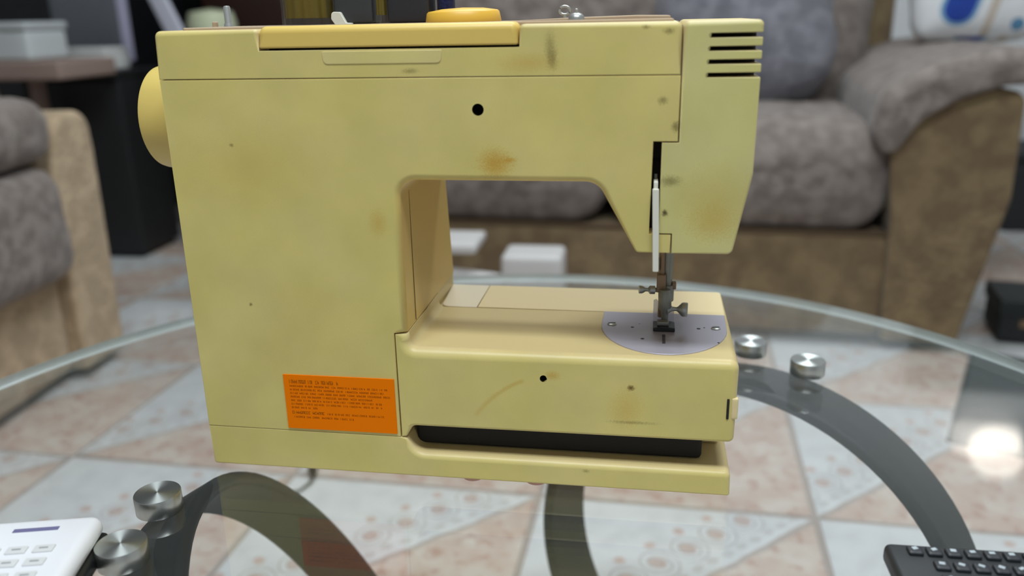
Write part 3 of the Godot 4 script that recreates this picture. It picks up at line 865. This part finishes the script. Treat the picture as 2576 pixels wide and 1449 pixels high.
# ---------------------------------------------------------------- the far left corner and the far right
func build_back_corner() -> void:
	var wood := mat(rgb(150, 128, 118), 0.5)
	var st := thing("side_table", "low table with pinkish-brown top behind the armchair", "table", Vector3(-1.53, FLOOR, -1.74))
	obj("table_top", rbox(Vector3(0.54, 0.05, 0.26), 0.008), wood, st, at(Vector3(0, 0.584, 0)))
	for x in [-0.23, 0.02]:
		for z in [-0.10, 0.10]:
			obj("leg", rbox(Vector3(0.035, 0.585, 0.035), 0.004), wood, st, at(Vector3(x, 0, z)))
	var wb := thing("storage_box", "light grey box with a lid on the pinkish-brown table", "box", Vector3(-1.50, 0.2145, -1.73))
	obj("box_body", rbox(Vector3(0.27, 0.08, 0.17), 0.01), mat(rgb(200, 205, 206), 0.5), wb)
	obj("box_lid", rbox(Vector3(0.28, 0.022, 0.18), 0.008), mat(rgb(190, 194, 196), 0.5), wb, at(Vector3(0, 0.08, 0)))
	var black := mat(rgb(24, 25, 27), 0.6)
	var sd := thing("black_stand", "black stand under the white printer", "stand", Vector3(-1.455, FLOOR, -2.02))
	obj("stand_body", rbox(Vector3(0.33, 0.55, 0.22), 0.006), black, sd, at(Vector3(0, 0.02, 0)))
	obj("stand_top", rbox(Vector3(0.34, 0.02, 0.24), 0.004), black, sd, at(Vector3(0, 0.57, 0)))
	obj("plinth", rbox(Vector3(0.30, 0.02, 0.20), 0.002), black, sd)
	var pr := thing("printer", "flat white printer on the black stand", "printer", Vector3(-1.405, 0.1702, -1.98))
	obj("printer_body", rbox(Vector3(0.17, 0.05, 0.12), 0.008), M.white, pr)
	obj("printer_lid", rbox(Vector3(0.165, 0.018, 0.115), 0.005), M.white, pr, at(Vector3(0, 0.05, 0)))
	obj("paper_slot", rbox(Vector3(0.12, 0.006, 0.004), 0.001), M.dark, pr, at(Vector3(0, 0.02, 0.0595)))
	var mo := thing("monitor", "grey screen with a pale lavender edge behind the white printer", "monitor", Vector3(-1.47, 0.1702, -2.085), 0.1)
	obj("screen", rbox(Vector3(0.22, 0.20, 0.02), 0.004), mat(rgb(96, 98, 104), 0.4), mo, at(Vector3(-0.01, 0.03, 0)))
	obj("side_bezel", rbox(Vector3(0.026, 0.22, 0.026), 0.004), mat(rgb(176, 172, 196), 0.5), mo, at(Vector3(0.113, 0.02, 0)))
	obj("monitor_foot", rbox(Vector3(0.10, 0.03, 0.05), 0.006), mat(rgb(60, 60, 64), 0.5), mo)
	var cab := thing("wardrobe", "tall black wardrobe in the far left corner", "wardrobe", Vector3(-1.79, FLOOR, -2.55), 0.0)
	obj("carcass", rbox(Vector3(0.60, 1.9, 0.72), 0.006), black, cab, at(Vector3(0, 0.05, 0)))
	for k in 2:
		var d := obj("door", rbox(Vector3(0.018, 1.82, 0.345), 0.004), mat(rgb(20, 21, 24), 0.4), cab, at(Vector3(0.308, 0.09, -0.176 + 0.352 * k)))
		obj("handle", rod(0.006, 0.16), M.steel, d, at(Vector3(0.016, 0.9, 0.14 - 0.28 * k)))
	obj("plinth", rbox(Vector3(0.66, 0.05, 0.74), 0.004), mat(rgb(120, 118, 118), 0.6), cab, at(Vector3(0.02, 0.0, 0)))
	var ib := thing("leaning_board", "long pale board leaning in front of the black wardrobe", "board", Vector3(-0.86, FLOOR, -1.94))
	obj("board", rbox(Vector3(0.055, 1.02, 0.02), 0.008), mat(rgb(190, 190, 204), 0.5), ib, Transform3D(Basis(Vector3.BACK, 0.40), Vector3(0.05, 0.02, 0)))
	obj("board_end", rbox(Vector3(0.06, 0.03, 0.026), 0.008), mat(rgb(90, 92, 92), 0.6), ib, Transform3D(Basis(Vector3.BACK, 0.40), Vector3(0.055, 0.012, 0)))
	var bin := thing("cream_bin", "tall cream lidded bin left of the dark wooden cabinet", "bin", Vector3(-1.062, FLOOR, -2.10))
	obj("bin_body", lathe([[0.0, 0.0], [0.058, 0.0], [0.062, 0.01], [0.072, 0.70], [0.0, 0.70]], 32), mat(rgb(206, 210, 178), 0.5), bin)
	obj("bin_lid", lathe([[0.0, 0.70], [0.075, 0.70], [0.076, 0.72], [0.066, 0.755], [0.0, 0.765]], 32), mat(rgb(200, 205, 172), 0.5), bin)
	var dw := thing("wooden_cabinet", "dark brown wooden cabinet against the back wall left of the sofa", "cabinet", Vector3(-0.96, FLOOR, -2.72), TURN)
	var brown := mat(rgb(58, 36, 26), 0.45)
	obj("carcass", rbox(Vector3(0.74, 1.05, 0.34), 0.006), brown, dw)
	for k in 2:
		var d := obj("door", rbox(Vector3(0.355, 0.92, 0.016), 0.005), mat(rgb(52, 32, 24), 0.4), dw, at(Vector3(-0.182 + 0.364 * k, 0.08, 0.177)))
		obj("knob", rod(0.012, 0.02), M.dull_steel, d, along(Vector3(0.14 - 0.28 * k, 0.5, 0.008), Vector3.BACK))
	var stool_white := mat(rgb(192, 188, 186), 0.5)
	# white step stool between table and sofa
	var ss := thing("step_stool", "white plastic step stool before the sofa, seen through the arch of the machine", "stool", Vector3(-0.06, FLOOR, -1.16))
	obj("side_panel", rbox(Vector3(0.125, 0.265, 0.10), 0.012), stool_white, ss, at(Vector3(0.14, 0, 0)))
	obj("step", rbox(Vector3(0.34, 0.022, 0.12), 0.008), stool_white, ss, at(Vector3(-0.14, 0.268, 0)))
	obj("rail", rbox(Vector3(0.36, 0.030, 0.03), 0.010), stool_white, ss, Transform3D(Basis(Vector3.BACK, -0.10), Vector3(-0.08, 0.205, 0.03)))
	obj("side_panel", rbox(Vector3(0.03, 0.265, 0.10), 0.012), stool_white, ss, at(Vector3(-0.30, 0, 0)))
	# low black things right of the sofa
	var bb := thing("shoe_box", "low black box standing on the dark mat beside the sofa's right arm", "box", Vector3(1.228, FLOOR + 0.0062, -1.47), -0.15)
	obj("tray", rbox(Vector3(0.25, 0.066, 0.15), 0.006), black, bb)
	obj("rim", rbox(Vector3(0.26, 0.035, 0.16), 0.005), mat(rgb(30, 34, 34), 0.5), bb, at(Vector3(0, 0.063, 0)))
	for k in 4:
		obj("stripe", rbox(Vector3(0.030, 0.018, 0.004), 0.001), mat(rgb(120, 96, 72), 0.6), bb, at(Vector3(-0.07 + 0.045 * k, 0.035, 0.075)))
	var mat_t := thing("floor_mat", "dark grey mat on the floor seen through the right side of the glass", "mat", Vector3(1.182, FLOOR, -1.03), -0.40)
	obj("mat_body", rbox(Vector3(0.55, 0.006, 0.48), 0.003, 0, 6, 2), mat(rgb(66, 68, 68), 0.8), mat_t)
	obj("mat_border", rbox(Vector3(0.53, 0.0012, 0.46), 0.0005, 0, 1, 1), mat(rgb(78, 80, 80), 0.8), mat_t, at(Vector3(0, 0.0058, 0)))
	var sp := thing("black_chest", "low black chest by the back wall at the right edge", "chest", Vector3(1.78, FLOOR, -2.62), TURN)
	obj("chest_body", rbox(Vector3(0.58, 0.235, 0.30), 0.01), black, sp)
	obj("chest_lid", rbox(Vector3(0.60, 0.03, 0.32), 0.008), black, sp, at(Vector3(0, 0.235, 0)))
	var tv := thing("added_wall_screen", "unseen dark flat screen added on the back wall for its reflection in the glass table", "screen", room(Vector3(1.66, 0.66, -2.915)), TURN)  # unseen screen, added only to be mirrored in the glass
	obj("screen_panel", rbox(Vector3(0.72, 0.50, 0.03), 0.005), mat(rgb(14, 15, 17), 0.15), tv)
	obj("screen_bezel", rbox(Vector3(0.74, 0.52, 0.022), 0.006), mat(rgb(30, 30, 32), 0.4), tv, at(Vector3(0, -0.01, -0.006)))
	var wl := thing("wall_lamp", "white wall lamp above the dark flat screen", "lamp", room(Vector3(1.62, 1.30, -2.90)), TURN)
	var gl := mat(Color.WHITE, 0.6)
	gl.emission_enabled = true
	gl.emission = Color(1.0, 0.97, 0.93)
	gl.emission_energy_multiplier = 1.5
	obj("lamp_shade", rbox(Vector3(0.26, 0.13, 0.08), 0.035), gl, wl)
	obj("lamp_base", rbox(Vector3(0.20, 0.08, 0.03), 0.01), M.white, wl, at(Vector3(0, 0.02, -0.045)))
	var l := OmniLight3D.new()
	l.name = "lamp_light"
	l.light_energy = 0.02
	l.omni_range = 8.0
	l.omni_attenuation = 2.0
	l.light_size = 0.1
	l.light_color = Color(1.0, 0.96, 0.9)
	l.shadow_enabled = true
	l.position = Vector3(0, 0.06, 0.12)
	wl.add_child(l)

# ---------------------------------------------------------------- small things on the table and on the machine
func build_small_things() -> void:
	var y := 0.3028
	# ribbed bottle
	var glassy := mat(Color(0.86, 0.86, 0.78, 0.03), 0.05, 0.0, 0.22)
	glassy.transparency = BaseMaterial3D.TRANSPARENCY_ALPHA
	var ob := thing("oil_bottle", "ribbed glass bottle of olive-yellow oil standing on the machine's top deck", "bottle", Vector3(0.0725, y, -0.078))
	obj("oil", ribbed(0.0158, 0.0042, 0.060, 14, 0.0006), mat(rgb(92, 76, 2), 0.5, 0.0, 0.2), ob)
	obj("bottle_wall", ribbed(0.0182, 0.0, 0.075, 14, 0.0009), glassy, ob)
	obj("cap", rod(0.0085, 0.016), M.dark, ob, at(Vector3(0, 0.0745, 0)))
	var nb := thing("small_vial", "narrow olive vial standing between the two charcoal boxes", "vial", Vector3(0.1250, y, -0.074))
	obj("oil", ribbed(0.0034, 0.0052, 0.045, 8, 0.0003), mat(rgb(96, 80, 4), 0.5, 0.0, 0.2), nb)
	obj("vial_wall", ribbed(0.0041, 0.0, 0.055, 8, 0.0003), glassy, nb)
	obj("cap", rod(0.0032, 0.01), M.dark, nb, at(Vector3(0, 0.0548, 0)))
	var char := mat(rgb(50, 52, 54), 0.4)
	var b1 := thing("charcoal_box", "charcoal bobbin box between oil bottle and narrow vial", "box", Vector3(0.1065, y, -0.080), 0.0)
	obj("box_body", rbox(Vector3(0.0272, 0.045, 0.022), 0.002), char, b1)
	obj("box_lid", rbox(Vector3(0.0280, 0.010, 0.023), 0.002), char, b1, at(Vector3(0, 0.0445, 0)))
	var b2 := thing("charcoal_box", "wider charcoal bobbin box between narrow vial and navy spool", "box", Vector3(0.1445, y, -0.080), 0.0)
	obj("box_body", rbox(Vector3(0.0285, 0.045, 0.022), 0.002), mat(rgb(34, 34, 40), 0.45), b2)
	obj("box_lid", rbox(Vector3(0.0292, 0.010, 0.023), 0.002), mat(rgb(34, 34, 40), 0.45), b2, at(Vector3(0, 0.0445, 0)))
	var sp := thing("thread_spool", "navy thread spool behind the amber dial", "spool", Vector3(0.1675, y, -0.1045))
	sp.position = Vector3(0.1668, 0.3028, -0.0875)
	obj("thread", rod(0.0062, 0.036, 0.001), fabric(rgb(40, 46, 92), rgb(28, 32, 70), 51, 60.0), sp, at(Vector3(0, 0.003, 0)))
	obj("flange", rod(0.0070, 0.003, 0.0006), M.dark, sp)
	obj("flange", rod(0.0070, 0.003, 0.0006), M.dark, sp, at(Vector3(0, 0.039, 0)))
	# white keypad device, bottom left
	var ph := thing("keypad_device", "white keypad device with black underside at the table's left front", "calculator", Vector3(-0.0367, -0.004, 0.1675), 0.257)
	obj("underside", rbox(Vector3(0.073, 0.012, 0.124), 0.004), M.black, ph)
	obj("top_shell", rbox(Vector3(0.072, 0.014, 0.122), 0.0069, 0, 6, 5), mat(rgb(232, 232, 236), 0.35), ph, at(Vector3(-0.001, 0.0105, -0.001)))
	obj("display_slot", rbox(Vector3(0.026, 0.0006, 0.0035), 0.0002), mat(rgb(116, 112, 150), 0.3), ph, at(Vector3(0.001, 0.0243, -0.0475)))
	for i in 3:
		for j in 3:
			var k := obj("button", rbox(Vector3(0.0112, 0.0014, 0.0066), 0.0006), mat(rgb(214, 214, 214), 0.4), ph, at(Vector3(-0.0160 + 0.0150 * i, 0.0242, -0.0265 + 0.0125 * j)))
			obj("button_mark", rbox(Vector3(0.005, 0.0003, 0.0012), 0.0001, 0, 1, 1), mat(rgb(150, 150, 152), 0.6), k, at(Vector3(0, 0.0013, 0)))
	# black keyboard, bottom right
	var kb := thing("keyboard", "small black keyboard with pale legends at the table's right front", "keyboard", Vector3(0.4480, -0.004, 0.0520), 0.012)
	obj("case", rbox(Vector3(0.20, 0.0125, 0.11), 0.004, 0, 6, 4), mat(rgb(36, 38, 40), 0.45), kb, at(Vector3(0.1, 0, 0.055)))
	var keym := mat(rgb(40, 42, 46), 0.4)
	var legend := mat(rgb(168, 176, 180), 0.5)
	for r in 3:
		for c in 11:
			if (r > 0 and c == 0):
				continue
			var k := obj("key", rbox(Vector3(0.0082, 0.0026, 0.0078), 0.0012), keym, kb, at(Vector3(0.0150 + 0.01035 * c + 0.0003 * r, 0.0120, 0.0090 + 0.0130 * r)))
			var turned := Basis(Vector3.UP, rng.randf_range(-0.6, 0.6))
			obj("legend", rbox(Vector3(0.0032, 0.0003, 0.0018 + 0.0008 * rng.randf()), 0.0001, 0, 1, 1), legend, k, Transform3D(turned, Vector3(0, 0.0025, -0.0008)))
	# cable on the floor under the table
	var cb := thing("cable", "thin black cable with a plug on the floor below the machine", "cable", Vector3(-0.246, FLOOR, -0.705))
	obj("plug", lathe([[0.0, 0.0], [0.006, 0.0], [0.0065, 0.02], [0.0075, 0.022], [0.0075, 0.036], [0.003, 0.052], [0.0, 0.052]], 16), M.black, cb, along(Vector3(0.0, 0.0085, 0.0), Vector3(0.024, 0, 0.052)))
	obj("wire", tube([Vector3(0.022, 0.008, 0.048), Vector3(0.022, 0.006, 0.062), Vector3(0.012, 0.003, 0.085), Vector3(-0.02, 0.0028, 0.098), Vector3(-0.06, 0.0028, 0.10)], 0.0022, 8), M.black, cb)
	obj("wire", tube([Vector3(0.0, 0.008, 0.0), Vector3(-0.02, 0.004, -0.05), Vector3(-0.03, 0.0028, -0.12), Vector3(-0.02, 0.0028, -0.2)], 0.0022, 8), M.black, cb)

# a cylinder with upright ribs
func ribbed(r: float, y0: float, y1: float, ribs: int, deep: float) -> ArrayMesh:
	var c: Array = []
	var n := ribs * 8
	for k in n:
		var a := TAU * k / n
		var q := r + deep * cos(a * ribs)
		c.append([q * cos(a), q * sin(a), 0, minf(0.0012, r * 0.2)])
	var m := shell(c, y1, flat_back(y0))
	var st := SurfaceTool.new()
	st.append_from(m, 0, Transform3D(Basis(Vector3.RIGHT, -PI / 2), Vector3.ZERO))
	return st.commit()
